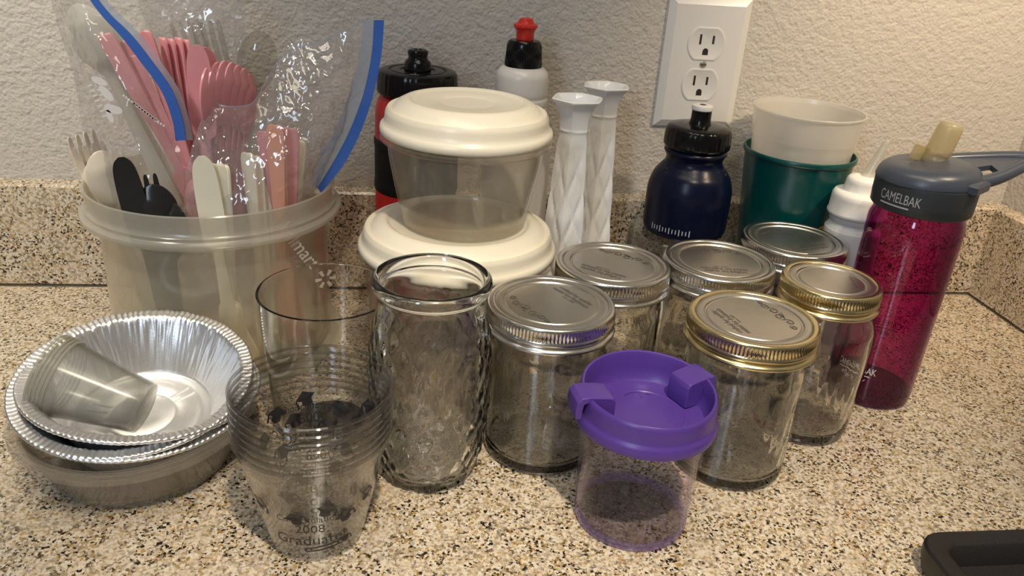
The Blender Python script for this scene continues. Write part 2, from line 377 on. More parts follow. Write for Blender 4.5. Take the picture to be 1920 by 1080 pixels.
# ------------------------------------------------------------------ wall outlet
def outlet():
    t = thing('electrical_outlet', 'white double electrical outlet with wide cover plate on the wall', 'outlet', (278.9, YW, 233.2))
    hw, hh, d = 39.9, 60.7, 6.5
    V = []
    for i, y in ((0, 0), (0, -2.6), (5.5, -5.6), (7.0, -6.2)):
        V += [(-hw+i, y, -hh+i), (hw-i, y, -hh+i), (hw-i, y, hh-i), (-hw+i, y, hh-i)]
    F = []
    for k in range(3):
        for j in range(4): q = (j+1) % 4; F.append((4*k+j, 4*k+q, 4*k+4+q, 4*k+4+j))
    F.append((12, 13, 14, 15))
    mesh('cover_plate', V, F, 'plate', t, True, 20)
    for sz in (19.05, -19.05):
        # receptacle face: circle cut flat above and below
        ring = []
        for j in range(64):
            a = 2*PI*j/64; ring.append((17.2*math.cos(a), max(-14.2, min(14.2, 17.2*math.sin(a)))))
        def face(scl, y): return [(x*scl, y, sz+z*scl) for x, z in ring]
        V = face(1.06, -6.1)+face(1.06, -6.7)+face(1.0, -7.0)+face(.95, -6.9)+face(.90, -6.6); n = 64; F = []
        for k in range(4):
            for j in range(n): q = (j+1) % n; F.append((k*n+j, k*n+q, k*n+n+q, k*n+n+j))
        F.append(tuple(4*n+j for j in range(n)))
        rc = mesh('receptacle', V, F, 'plate', t, True, 40)
        for x, h in ((-6.3, 4.6), (6.3, 3.8)):
            mesh('blade_slot', *box(x-1.0, x+1.0, -6.75, -6.2, sz+4-h, sz+4+h), 'slot', rc, False)
        gh = [(2.7*math.cos(PI*j/12), 2.7*math.sin(PI*j/12)+1.4) for j in range(13)]+[(-2.7, -2.0), (2.7, -2.0)]
        V = [(x, y, sz-8+z) for y in (-6.8, -6.2) for x, z in gh]; k = len(gh)
        mesh('ground_hole', V, [tuple(range(k))]+[(j, (j+1) % k, k+(j+1) % k, k+j) for j in range(k)], 'slot', rc, False)
    sc = lathe('screw', [(0, 1.2), (2.6, 1.0), (3.4, 0)], 'screw', t, 24, loc=(0, -6.2, 0), rot=(PI/2, 0, 0))
    mesh('screw_slot', *box(-2.8, 2.8, -7.5, -7.1, -.4, .4), 'slot', sc, False).matrix_parent_inverse = Matrix()
    sl = [c for c in sc.children][0]; sl.rotation_euler = (-PI/2, 0, 0); sl.location = (0, 0, -6.3*S)
outlet()

# ------------------------------------------------------------------ canning jars
def scroll():
    """the curled flourish printed on a jar lid"""
    out = []
    for cx, cy, r, s, ph in ((-19, 1.5, 3.0, 1, 0), (-11.5, -.8, 4.0, -1, .6), (-3.2, 1.2, 4.6, 1, 2.6), (6.2, -.6, 4.6, -1, .4), (13.5, 1.2, 3.6, 1, 2.8), (19.5, .6, 2.6, -1, .5)):
        out.append(ribbon2([(cx+r*(1-t/34)*math.cos(ph+s*t*.33), cy+r*.8*(1-t/34)*math.sin(ph+s*t*.33)) for t in range(26)], .48))
    out.append(ribbon2([(-1+3*math.cos(t*.3), -4+.25*t*math.sin(t*.15)) for t in range(20)], .5))
    return join2(*out)
SCROLL = scroll()
LID_TEXT = join2(shift2(text_geo('crafted for quality', 5.6, .82), 0, 2.8), shift2(text_geo('sealed for freshness', 5.6, .82), 0, -2.0), shift2(text_geo('since 1884', 3.0, .9), 2, -5.8))
SMALL_TEXT = shift2(text_geo('sealed for freshness', 3.0, .9), 0, 0)
def jar(name, label, x, y, H, R, band, lidrot, wide=True, spin=0., print_kind=0):
    t = thing(name, label, 'jar', (x, y, 0), (0, 0, spin), None)
    hb = H-19
    if wide:
        out = cr([(R-6.5, 0), (R-4.0, 1.6), (R-3.0, 5), (R-2.9, 12), (R-2.9, 40), (R-2.9, 70), (R-3.0, hb-14), (R-4.0, hb-8), (R-4.4, hb-3), (R-4.2, hb+6)], 4)
        inn = cr([(R-7.4, hb+6), (R-7.6, hb-3), (R-7.0, hb-10), (R-6.0, hb-18), (R-5.9, 60), (R-5.9, 18), (R-7.5, 8.5), (R-16, 5.5), (.01, 7.5)], 4)
    else:
        out = cr([(31, 0), (34.5, 1.8), (36.2, 6), (36.8, 14), (37.5, 40), (38.4, 62), (38.6, 80), (37.6, 92), (35.0, 99.5), (33.4, 103), (32.2, 107), (32.2, 112)], 4)
        inn = cr([(29.2, 112), (29.3, 106), (31.2, 100.5), (34.8, 92), (35.6, 80), (35.3, 62), (34.4, 40), (33.5, 14), (31, 8), (20, 5.5), (.01, 7.5)], 4)
    zt = hb
    def md(a, r, z, i):
        if i >= len(out)+1 or z < 6 or z > zt-14: return r, z
        h = 0.
        # raised fruit medallion on two sides and four upright panel ribs
        for c in (0., PI):
            d = math.atan2(math.sin(a-c), math.cos(a-c))*r; w = z-zt*.46
            q = (d/19)**2+(w/24)**2
            if q < 1: h += 1.0*(1-q)*(.5+.5*math.sin(d*.75+math.sin(w*.5))*math.sin(w*.62)) + .35*(1-q)
            elif q < 1.3: h += .7*(1-abs(q-1.15)/.15)
        for c in (PI/2-.5, PI/2+.5, -PI/2-.5, -PI/2+.5):
            d = math.atan2(math.sin(a-c), math.cos(a-c))*r
            h += .7*math.exp(-(d/1.6)**2)
        h += .35*noise.noise(Vector((math.cos(a)*2.2, math.sin(a)*2.2, z*.04+x)))
        return r+h, z
    gp = [(.01, 1.2), (R-14 if wide else 24, 1.4)]+out+inn
    lathe('jar_body', gp, 'glass', t, 128, md, 60)
    # threaded band: bead at the bottom, groove, knurled collar, rolled top edge
    rb = R
    bp = [(rb-4.1, H-18.6), (rb-.2, H-18.4), (rb+1.0, H-17.6), (rb+1.1, H-16.4), (rb+.2, H-15.4), (rb-1.1, H-14.6), (rb-1.0, H-13.4), (rb+.2, H-12.4), (rb+.7, H-11.2), (rb+.3, H-10.0), (rb-.1, H-9.4),
          (rb, H-8.8), (rb, H-6.6), (rb, H-4.2), (rb, H-2.4), (rb-.15, H-1.2), (rb-.7, H-.35), (rb-1.6, H), (rb-3.6, H-.1), (rb-4.6, H-.35), (rb-5.0, H-.9)]
    nk = 110 if wide else 96
    def kn(a, r, z, i):
        return (r+.35*math.cos(a*nk), z) if 11 <= i <= 13 else (r, z)
    lathe('screw_band', bp, band, t, nk*4, kn, 55)
    ri = R-5.0
    ld = lathe('lid_disc', [(ri+.4, H-1.6), (ri-.2, H-.9), (ri-1.5, H-.55), (ri-3.5, H-.7), (ri-5.2, H-1.0), (ri-5.9, H-1.9), (ri-6.9, H-2.1), (ri-7.6, H-1.5), (ri-9.4, H-1.35), (.01, H-1.25)], 'lidtin', t, 96, None, 30)
    k = R/43.5
    if print_kind == 0:
        mesh('lid_flourish', *flat(SCROLL, H-1.15, lidrot, 20*k*math.sin(lidrot), -20*k*math.cos(lidrot)), 'etch', ld, False)
        g = flat(LID_TEXT, H-1.15, lidrot, -19*k*math.sin(lidrot), 19*k*math.cos(lidrot))
    else: g = flat(SMALL_TEXT, H-1.15, lidrot, -19*k*math.sin(lidrot), 19*k*math.cos(lidrot))
    mesh('lid_lettering', *g, 'etch', ld, False)
    return t
H_, HF = 116.8, 124.9
jar('canning_jar', 'wide glass canning jar with gold band nearest the front right', 232.9, 462.8, H_, 43.5, 'gold', PI-.12, True, -1.2)
jar('canning_jar', 'wide glass canning jar with silver band beside the pressed glass vase', 97.8, 484.1, H_, 43.5, 'steel', .3, True, -1.35)
jar('canning_jar', 'wide glass canning jar with silver band in front of the white bud vases', 156.3, 552, H_, 43.5, 'steel', PI+.22, True, -.9)
jar('canning_jar', 'wide glass canning jar with silver band in front of the navy bottle', 244.2, 561.6, H_, 43.5, 'steel', -PI/2-.1, True, -1.6)
jar('canning_jar', 'wide glass canning jar in front of the teal cup, rearmost jar', 328.6, 609.5, H_, 43.5, 'steel', -PI/2+.35, True, -1.6)
jar('canning_jar', 'narrow mouthed shouldered glass jar with gold band beside the magenta bottle', 309.8, 508.1, HF, 35.5, 'gold', -.2, False, -1.6, 1)

# ------------------------------------------------------------------ pressed glass vase
def glass_vase():
    t = thing('glass_vase', 'clear pressed glass vase with diamond pattern and thick rolled rim', 'vase', (16.2, 460, 0))
    out = cr([(27, 0), (30.5, .8), (32, 3), (33.6, 10), (36, 24), (38.8, 46), (39.6, 70), (38.6, 96), (36.4, 114), (34.4, 126), (33.6, 132), (34.4, 135.5), (36.6, 137.2)], 7)
    lip = [(37.6, 139), (37.9, 141.5), (37.4, 144.2), (36.0, 145.6), (34.4, 145.4), (33.0, 144.0), (32.2, 141.5)]
    inn = cr([(31.2, 137), (30.4, 131), (31.6, 122), (34.4, 104), (35.6, 74), (34.6, 46), (31.6, 22), (28, 10), (18, 7), (.01, 7)], 4)
    no = len(out)
    def md(a, r, z, i):
        if i < 2 or i >= no+2: return r, z
        if z < 12:      # eight sided foot
            p = PI/8; f = math.cos(p)/math.cos((a % (2*p))-p); w = max(0, 1-z/12); return r*(1+w*(f*1.03-1)), z
        if z > 122: return r, z
        env = min(1, (z-10)/8, (122-z)/14)
        u = 15*a/2; v = z*PI/19
        s = max(abs(math.sin(u+v)), abs(math.sin(u-v)))
        d = min(abs(math.sin(u+v)), abs(math.sin(u-v)))
        return r+env*(1.5*d-.7*math.exp(-(d/.14)**2)), z
    lathe('vase_body', [(.01, 1.5), (22, 1.5)]+out+lip+inn, 'vase_glass', t, 220, md, 60)
glass_vase()

# ------------------------------------------------------------------ purple lidded snack cup
def snack_cup():
    t = thing('snack_cup', 'small clear cup with purple snap lid at the front edge', 'cup', (147, 405.5, 0))
    out = cr([(33.5, 0), (35.6, .7), (36.3, 2.6), (36.8, 14), (37.8, 40), (39.2, 66), (39.8, 78)], 4)
    lathe('cup_body', shell(out, 1.6, 4.5), 'purpleclear', t, 96)
    lathe('cup_base_ring', [(33.2, 4.6), (33.0, 1.2), (34.5, -.0), (35.9, .6), (36.55, 2.4), (36.7, 5.0), (36.0, 5.6), (34.6, 5.4), (33.2, 4.6)], 'purplering', t, 96)
    lp = [(40.3, 74.5), (42.5, 74.2), (43.9, 75.0), (44.4, 77.2), (44.3, 80.0), (43.6, 82.2), (42.6, 83.2), (42.2, 84.5), (42.2, 88), (42.0, 92.5), (41.6, 94.6), (40.6, 95.6), (39.5, 95.2), (38.8, 93.6), (38.2, 88), (37.0, 82.2), (35.5, 80.2), (30, 79.6), (24, 79.6), (23.6, 79.2), (.01, 79.2)]
    def rise(a, r, z, i):     # the rim stands higher at the back
        k = max(0, (z-84)/11); return r, z+k*2.2*(1+math.sin(a))
    ld = lathe('lid', lp, 'purple', t, 96, rise, 40)
    for s, a in ((-1, PI+.12), (1, .42)):
        # flap: a bar over the rim, outside drop and a block inside
        pts = [(24, 80), (24, 93.5), (25.5, 96.6), (29, 97.4), (40, 98.6), (45.5, 98.4), (48.4, 95.6), (49, 90), (48.6, 84)]
        inn = [(44.8, 84), (44.8, 90), (44, 94), (41, 95.2), (37.5, 92), (36.5, 86), (36, 80)]
        pr = pts+inn; k = len(pr); w = 9
        V = [(r, y, z) for y in (-w, -w+1, w-1, w) for r, z in pr]
        cx = sum(p[0] for p in pr)/k; cz = sum(p[1] for p in pr)/k
        V = [((r-cx)*.96+cx if abs(y) == w else r, y, (z-cz)*.985+cz if abs(y) == w else z) for r, y, z in V]
        F = [tuple(range(k-1, -1, -1)), tuple(3*k+j for j in range(k))]
        for q in range(3):
            for j in range(k): F.append((q*k+j, q*k+(j+1) % k, q*k+k+(j+1) % k, q*k+k+j))
        tb = mesh('lid_tab', *xf((V, F), Matrix.Rotation(a, 4, 'Z')), 'purple', ld, True, 40)
        bv = tb.modifiers.new('round', 'BEVEL'); bv.width = .0016; bv.segments = 3; bv.limit_method = 'ANGLE'
    # hinge notch moulded in the lid floor
    mesh('moulded_mark', *xf(tube([(9*math.cos(PI*.15+PI*.7*i/10), 16+7*math.sin(PI*.15+PI*.7*i/10), 79.4) for i in range(11)], .5, 6), Matrix()), 'purple', ld)
    mesh('moulded_number', *flat(text_geo('2', 5), 79.45, 0, 2, 18), 'purple', ld, False)
snack_cup()

# ------------------------------------------------------------------ printed party cups
def grad_cups():
    def rc(z): return 27.2+(43.6-27.2)*(z/76.)**.92
    out = [(25.5, 0), (27.0, .8)]+[(rc(z), z) for z in (3, 10, 20, 32, 45, 57, 62)]+[(rc(62)+.7, 63.5)]+[(rc(z)+.8, z) for z in (66, 71, 75)]+[(rc(76)+1.5, 75.4), (rc(76)+1.7, 76.4), (rc(76)+1.0, 77)]
    inner = [(rc(76)-.1, 76.2), (rc(70), 70), (rc(63), 63), (rc(60)-.6, 60), (rc(40)-.7, 40), (rc(20)-.7, 20), (rc(4)-.7, 3.4), (24, 2.6), (.01, 2.6)]
    rr = lambda z: rc(z)+.25
    def rim_part(b_):
        lathe('cup_rim', [(rc(76)+1.2, 75.2), (rc(76)+2.1, 75.6), (rc(76)+2.2, 77.0), (rc(76)+1.2, 77.6), (rc(76)+.2, 77.2), (rc(76)+1.2, 75.2)], 'cuprim', b_, 96)
    t = thing('party_cup', 'lowest clear printed cup of the nested stack, resting on the counter', 'cup', (-53, 398, 0), (0, 0, .2), 'nested printed party cups')
    b = lathe('cup_body', [(.01, 1.6), (22, 1.6)]+out+inner, 'cup', t, 96, None, 50)
    g = []
    def cap(sz, rot): # mortarboard: board, skull cap, tassel
        bd = [(-sz, 0), (0, -.62*sz), (sz, 0), (0, .62*sz)]; sk = [(-.5*sz, -.3*sz), (-.45*sz, -.85*sz), (.1*sz, -1.05*sz), (.55*sz, -.75*sz), (.5*sz, -.3*sz), (0, -.6*sz)]
        ts = [(sz*.9, 0), (sz*1.05, -.1*sz), (sz*1.15, -.9*sz), (sz*.85, -.9*sz)]
        return shift2(join2((bd, [(0, 1, 2, 3)]), (sk, [(0, 1, 2, 5), (5, 2, 3, 4)]), (ts, [(0, 3, 2, 1)])), 0, 0, rot)
    for k, (a, z) in enumerate(((-1.2, 38), (-.75, 46), (-.2, 42), (.35, 47), (.9, 38), (1.5, 45), (2.0, 40), (2.6, 46), (3.1, 39), (3.7, 45), (4.3, 41), (4.8, 47))):
        g.append(wrap(cap(6.3, (-1)**k*.35), rr, a, z))
    for a0 in (-1.75, -1.75+PI):
        g.append(wrap(text_geo('Congratulations', 7, .85), rr, a0, 39)); g.append(wrap(text_geo('2008', 9.5, .9), rr, a0, 31)); g.append(wrap(text_geo('Graduate!', 12, .85), rr, a0, 21))
        sc = join2(ribbon2([(-9+i*2, 0) for i in range(10)], .9), ribbon2([(-9+i*2, 3.0) for i in range(10)], .9), ribbon2([(-10+1.8*math.cos(i*.7), 1.5+1.8*math.sin(i*.7)) for i in range(10)], .6), ribbon2([(9+1.8*math.cos(i*.7), 1.5+1.8*math.sin(i*.7)) for i in range(10)], .6))
        g.append(wrap(shift2(sc, 2, 0, .12), rr, a0+.2, 12.5)); g.append(wrap(cap(4.2, .2), rr, a0+.62, 17))
    rim_part(b)
    pr = mesh('black_print', *join(*g), 'ink', b, False)
    words = ['second', 'third', 'fourth', 'fifth', 'sixth']
    for i in range(1, 7):
        lb = 'topmost clear printed cup of the nested stack with an open top' if i == 6 else '%s clear printed cup from the bottom of the nested stack' % words[i-1]
        c = dup(t, lb, (-53+.2*i, 398-.3*i, 5.0*i+.01), (0, 0, .2+(0, 1.9, 3.0, 4.4, 5.0, 2.0, .12)[i]))
        if i in (1, 2, 4, 5):      # their print hides behind that of their neighbours
            for g_ in [q for p_ in c.children for q in p_.children if q.name.startswith('black_print')]: bpy.data.objects.remove(g_)
grad_cups()

# ------------------------------------------------------------------ clear tumbler behind the party cups
def tumbler():
    t = thing('clear_tumbler', 'wide clear empty tumbler in front of the milky tub, left of the glass vase', 'tumbler', (-54.8, 514, 0))
    out = cr([(26, 0), (31, .8), (35.5, 4), (38.8, 12), (41.2, 28), (43.2, 55), (45, 85), (46.0, 104), (46.6, 109)], 5)
    lathe('tumbler_body', shell(out, 1.8, 6.0), 'tumbler', t, 96)
tumbler()

# ------------------------------------------------------------------ foil pans, clear lids, frosted cups
def foil_pan():
    prof = [(.01, .6), (9, .6), (18, .6), (20, 1.6), (22, 1.8), (24, .6), (30, .5), (36, .5), (38.5, 1.8), (40.5, .9), (43.5, .2), (45.5, 1.0)]
    for k in range(1, 17): f = k/16; prof.append((45.5+20.0*f, 1.0+34.0*f))
    prof += [(66.4, 35.8), (68.5, 36.2), (71.5, 36.0), (73.2, 36.6), (74.2, 36.2), (74.5, 35.2), (74.0, 34.2), (73.0, 34.0)]
    def crk(a, r, z, i):
        if i < 12: return r, z+.15*noise.noise(Vector((r*math.cos(a)*.08, r*math.sin(a)*.08, 3)))
        if i < 28:
            f = (i-12)/16
            n1 = noise.noise(Vector((math.cos(a)*21, math.sin(a)*21, f*1.3)))+.8*noise.noise(Vector((math.cos(a)*40, math.sin(a)*40, f*2.0+5)))
            return r+1.15*n1*(.25+.75*f), z+.2*n1
        n1 = math.sin(a*118+2.2*noise.noise(Vector((math.cos(a)*6, math.sin(a)*6, 1))))
        n2 = noise.noise(Vector((math.cos(a)*9, math.sin(a)*9, 8)))
        return r+.35*n2, z+(.38*n1+.5*n2)*(1 if i < 33 else .6)
    g = rev(prof, 480, crk)
    sp = []
    for a in (.5, 2.6, 4.7):
        for d in (-.09, .09): sp.append(xf(tube([(23*math.cos(a+d*1.4), 23*math.sin(a+d*1.4), .9), (38*math.cos(a+d), 38*math.sin(a+d), .9)], .9, 6), Matrix()))
    me = mesh('foil_pan', *join(g, *sp), 'foil', None, True, 70)
    return me
def pans():
    cx, cy = -176.2, 480.5
    def clear_lid(label, z, tilt, first=None):
        out = cr([(50, 0), (55.5, .8), (57.5, 3), (62, 15), (68, 31), (69.5, 33.5), (71, 34.2)], 4)+[(75.0, 34.6), (76, 35.6), (75.6, 37.4), (74.2, 37.6)]
        o = first.copy() if first else lathe('clear_pan_lid', [(.01, 0)]+out+[(73, 36.4), (70, 35.4)]+[(max(.01, r-.7), zz+.7) for r, zz in out[:-4]][::-1]+[(.01, .7)], 'dome', None, 128)
        if first: C.objects.link(o)
        o.location = Vector((cx+1, cy-3, z))*S; o.rotation_euler = (math.radians(tilt), math.radians(-.6), 0)
        return props(o, label, 'lid', 'nested clear pan lids')
    a = clear_lid('lowest clear plastic pan lid of the stack, on the counter under the foil pans', 3.2, 2.6)
    clear_lid('middle clear plastic pan lid of the three under the foil pans', 7.6, 3.3, a)
    clear_lid('uppermost clear plastic pan lid, directly under the lower foil pans', 12.0, 4.0, a)
    p = foil_pan(); p.location = Vector((cx-1, cy+5.7, 25.6))*S; p.rotation_euler = (math.radians(9.1), math.radians(-1.3), .3)
    props(p, 'top crimped foil pan, tilted, holding the frosted cups', 'pan', 'nested foil pie pans')
    for k, (z, tl, lb) in enumerate(((17.0, 4.9, 'lowest foil pan, only its shiny crimped rim edge showing under the others'), (20.8, 6.2, 'middle foil pan between the tilted top pan and the lowest pan'))):
        q = p.copy(); C.objects.link(q); q.location = Vector((cx, cy+2+k*1.5, z))*S; q.rotation_euler = (math.radians(tl), math.radians(-1), 1.+k)
        props(q, lb, 'pan', 'nested foil pie pans')
    # frosted cups lying on their side, nested
    out = cr([(15, 0), (17.6, .8), (18.4, 3), (21, 22), (24.5, 46), (26.4, 56), (27.0, 58), (28.2, 58.6)], 4)
    prof = [(.01, 1)]+out+[(28.4, 59.6), (27.4, 60)]+[(max(.01, r-.7), z+.4) for r, z in out[:-3]][::-1]+[(.01, 1.8)]
    base = Vector((-166.0, 463, 47.5)); rim = Vector((-212, 471, 63)); d = (rim-base).normalized()
    q = d.to_track_quat('Z', 'Y')
    first = None; rimo = None
    words = ['outermost frosted portion cup lying in the foil pan with its base showing', 'second frosted portion cup, nested in the outermost one in the foil pan', 'third frosted portion cup of the row lying in the foil pan', 'fourth frosted portion cup of the row lying in the foil pan', 'innermost frosted portion cup of the row lying in the foil pan']
    for i in range(5):
        o = first.copy() if first else lathe('portion_cup', prof, 'frost', None, 72)
        if first: C.objects.link(o)
        else: first = o
        o.rotation_mode = 'QUATERNION'; o.rotation_quaternion = q; o.location = (base+d*(i*2.6))*S
        props(o, words[i], 'cup', 'nested frosted portion cups')
        o.scale = (.93, .93, .9)
        if rimo is None: rimo = lathe('cup_rim', [(27.4, 58.4), (28.6, 58.4), (28.9, 59.4), (28.2, 60.3), (27.2, 60.1), (27.4, 58.4)], 'pp_lid', o, 72)
        else: r2 = rimo.copy(); C.objects.link(r2); r2.parent = o
        if i == 0: lathe('base_disc', [(.01, -.15), (15, -.15), (17.4, .6)], 'pp_lid', o, 48)
pans()

# ------------------------------------------------------------------ milky tub, its lid, cutlery and zip bags
TX, TY = -156.0, 655.0
def tub():
    t = thing('storage_tub', 'large round milky plastic tub full of plastic cutlery', 'tub', (TX, TY, 4.2))
    out = cr([(80, 0), (86, 1), (88.5, 5), (89.2, 20), (88.8, 70), (88.6, 112)], 5)
    lathe('tub_body', shell(out, 1.8, 4.0), 'pp', t, 144)
    rim = [(88.7, 110), (95, 112.5), (98.5, 113.5), (100.6, 114.8), (101.2, 116.6), (100.6, 118.4), (98.6, 119.4), (97.4, 120.6), (97.4, 123), (95.8, 124.4), (95.2, 127), (95.8, 133), (96.4, 138.6), (95.6, 139.6), (94.4, 138.8), (93.6, 132), (93.2, 125), (92, 119), (87, 113)]
    lathe('tub_rim', rim, 'pp_lid', t, 144)
tub()
ld = lathe('tub_lid', [(.01, .3), (90, .3), (97, .6), (100.2, 1.4), (100.6, 2.6), (99.5, 3.6), (96, 3.9), (.01, 3.9)], 'pp_lid', None, 128, loc=(TX, TY, 0))
props(ld, 'round milky lid lying flat on the counter underneath the cutlery tub', 'lid')

def blade_geo(outline, th, dish=None, k=1):
    """flat piece in XZ from half widths [(z,w)], thickness th, dish(z,x)->y"""
    V, F = [], []; nx = 6
    for z, w in outline:
        for s in (0, 1):
            for i in range(nx+1):
                x = -w+2*w*i/nx; y = (dish(z, x/w if w else 0, w) if dish else 0)+(th if s else 0)
                V.append((x, y, z))
    m_ = 2*(nx+1)
    for r in range(len(outline)-1):
        a, b = r*m_, (r+1)*m_
        for i in range(nx):
            F.append((a+i, a+i+1, b+i+1, b+i)); F.append((a+nx+1+i+1, a+nx+1+i, b+nx+1+i, b+nx+1+i+1))
        F.append((a, b, b+nx+1, a+nx+1)); F.append((a+nx, a+2*nx+1, b+2*nx+1, b+nx))
    e = (len(outline)-1)*m_
    for i in range(nx): F.append((i, i+nx+1, i+nx+2, i+1)); F.append((e+i, e+i+1, e+i+nx+2, e+i+nx+1))
    return V, F
HANDLE = [(0, 3.0), (1, 5.0), (4, 6.4), (12, 6.9), (40, 6.0), (80, 4.6), (104, 3.8)]
def hdish(z, f, w): return -1.6*f*f*max(0, min(1, (112-z)/20))
SPOON = blade_geo(cr(HANDLE+[(114, 4.5), (120, 9), (128, 13.6), (140, 16), (152, 14.2), (160, 9.5), (164, 4.5), (165.2, 1.2)], 3), 1.5, lambda z, f, w: hdish(z, f, w) if z < 112 else -(1-f*f)*-5.0*min(1, max(0, (z-112)/12), max(0, (166-z)/14)))
KNIFE = blade_geo(cr(HANDLE+[(110, 4.2), (114, 8.5), (130, 9.4), (155, 9.2), (170, 8.2), (178, 6), (182, 2.0)], 3), 1.5, hdish)
def fork_geo():
    g = [blade_geo(cr(HANDLE+[(112, 4.4), (118, 8.5), (124, 11.5), (132, 12.2)], 3), 1.5, hdish)]
    for k in range(4):
        x = -9.9+6.6*k
        g.append(xf(blade_geo(cr([(131, 2.3), (145, 2.1), (158, 1.9), (165, 1.4), (167, .5)], 2), 1.5, lambda z, f, w: -2.2*math.sin((z-131)/36*PI)), Matrix.Translation((x, 0, 0))))
    return join(*g)
FORK = fork_geo(); CUT = {'spoon': SPOON, 'knife': KNIFE, 'fork': FORK}; CLEN = {'spoon': 165, 'knife': 182, 'fork': 167}
CACHE = {}
def cutlery(kind, m, colour, top, bot, twist, label, handle_up=False, group=None):
    """top, bot: world points (mm); the piece hangs from its upper end along the line between them"""
    top, bot = Vector(top), Vector(bot); d = (bot-top).normalized(); Ln = CLEN[kind]
    key = (kind, m)
    if key in CACHE: o = CACHE[key].copy(); C.objects.link(o)
    else:
        o = mesh('%s_%s' % (colour, kind), *CUT[kind], m, None, True, 50); CACHE[key] = o
    zax = d if handle_up else -d
    q = zax.to_track_quat('Z', 'Y')
    # turn so that the flat face looks to the viewer, then twist
    y = q @ Vector((0, 1, 0)); want = Vector((0, -1, 0)); want = (want-zax*want.dot(zax)).normalized()
    ang = math.atan2(zax.dot(y.cross(want)), y.dot(want))
    from mathutils import Quaternion
    q = Quaternion(zax, ang+twist) @ q
    o.rotation_mode = 'QUATERNION'; o.rotation_quaternion = q
    o.location = (top if handle_up else top+d*Ln)*S
    return props(o, label, kind, group)
def cut_px(kind, m, colour, t, Yt, b, Yb_, twist, label, handle_up=False):
    return cutlery(kind, m, colour, P(t[0], t[1], Yt), P(b[0], b[1], Yb_), twist, label, handle_up, '%s plastic cutlery in the tub' % colour)
ordn = ['first', 'second', 'third', 'fourth', 'fifth', 'sixth', 'seventh']
for i, (x, y) in enumerate(((390, 122), (404, 117), (418, 114), (432, 117), (444, 122), (455, 128), (465, 138))):
    cut_px('spoon', 'pink', 'pink', (x, y), 652+5*i, (398+i*9, 420), 655+4*i, 1.33, 'pink plastic spoon, %s from the left of the fanned row of bowls' % ordn[i])
for i, (x, y) in enumerate(((301, 70), (316, 72), (331, 70), (345, 74))):
    cut_px('spoon', 'pink', 'pink', (x, y), 668+3*i, (352+i*10, 330), 668, .9, 'pink plastic spoon handle end up, %s of four left of the wide pink knife' % ordn[i], True)
cut_px('knife', 'pink', 'pink', (369, 84), 648, (392, 330), 650, .05, 'wide pink plastic knife standing upright in the middle of the zip bag')
cut_px('knife', 'pink', 'pink', (382, 88), 656, (412, 330), 660, .5, 'narrow pink plastic knife just behind the wide upright pink knife')
for i, (x, y, k, tw) in enumerate(((194, 64, 'knife', .2), (216, 103, 'spoon', .1), (243, 106, 'fork', -.2), (268, 58, 'spoon', .4), (228, 78, 'knife', .3))):
    cut_px(k, 'pink', 'pink', (x, y), 648+4*i, (345+i*8, 330+i*8), 652, tw, 'pink plastic %s slanting behind the printed film, %s from the left' % (k, ordn[i]), True)
for i, (x, y, k, tw, b) in enumerate(((227, 294, 'knife', .1, (290, 520)), (262, 328, 'fork', .3, (310, 540)), (287, 345, 'spoon', .2, (318, 560)), (312, 372, 'spoon', -.2, (330, 570)))):
    cut_px(k, 'blackcut', 'black', (x, y), 596+3*i, b, 598+3*i, tw, 'black plastic %s in the tub, %s from the left of the black pieces' % (k, ordn[i]))
for i, (x, y, k, tw) in enumerate(((150, 250, 'fork', .9), (164, 270, 'fork', .5), (176, 300, 'spoon', .2), (196, 306, 'spoon', .0), (182, 284, 'spoon', .6))):
    cut_px(k, 'ivory', 'ivory', (x, y), 650-4*i, (275+i*8, 560), 645, tw, 'ivory plastic %s leaning out at the left side of the tub, %s of five' % (k, ordn[i]))
for i, (x, y, k, tw, hu) in enumerate(((378, 292, 'knife', .0, False), (405, 307, 'knife', .1, True), (419, 308, 'knife', .9, True), (386, 366, 'spoon', .9, True))):
    cut_px(k, 'cream', 'cream', (x, y), 592+4*i, (425+i*6, 560), 590+3*i, tw, 'cream plastic %s at the front of the tub, %s from the left of four' % (k, ordn[i]), hu)
for i, (x, y, tw) in enumerate(((462, 286, .6), (474, 292, .2), (498, 300, .4), (545, 282, .3), (560, 262, .6))):
    cut_px('knife', 'cream', 'cream', (x, y), 615+5*i, (492+i*12, 560), 612+5*i, tw, 'cream plastic handle inside the right zip bag, %s from the left in that bag' % ordn[i], True)
for i, (x, y, m_, tw) in enumerate(((514, 234, 'coral', .3), (519, 250, 'coral', .5), (492, 246, 'pink', .5), (543, 240, 'pink', .2))):
    cut_px('knife', m_, 'coral' if m_ == 'coral' else 'pink', (x, y), 612+4*i, (530+i*5, 520), 612+5*i, tw, ('coral' if m_ == 'coral' else 'pink')+' plastic handle standing inside the right zip bag, %s' % ('in front', 'just behind the tallest coral one', 'on the left', 'on the right')[i], True)
cut_px('spoon', 'clearcut', 'clear', (490, 58), 700, (455, 330), 690, .0, 'clear plastic spoon with its bowl against the wall at the back of the tub')
cut_px('fork', 'clearcut', 'clear', (345, 40), 700, (430, 300), 690, .3, 'clear plastic fork behind the pink cutlery, left of two')
cut_px('fork', 'clearcut', 'clear', (385, 40), 704, (452, 300), 694, .5, 'clear plastic fork behind the pink cutlery, right of two')
cut_px('spoon', 'whitecut', 'white', (142, 8), 655, (300, 330), 655, .1, 'frosted white plastic spoon in the upper left corner of the zip bag')
cut_px('spoon', 'whitecut', 'white', (158, 22), 662, (312, 330), 660, .3, 'second frosted white plastic spoon, tucked behind the first in the zip bag')

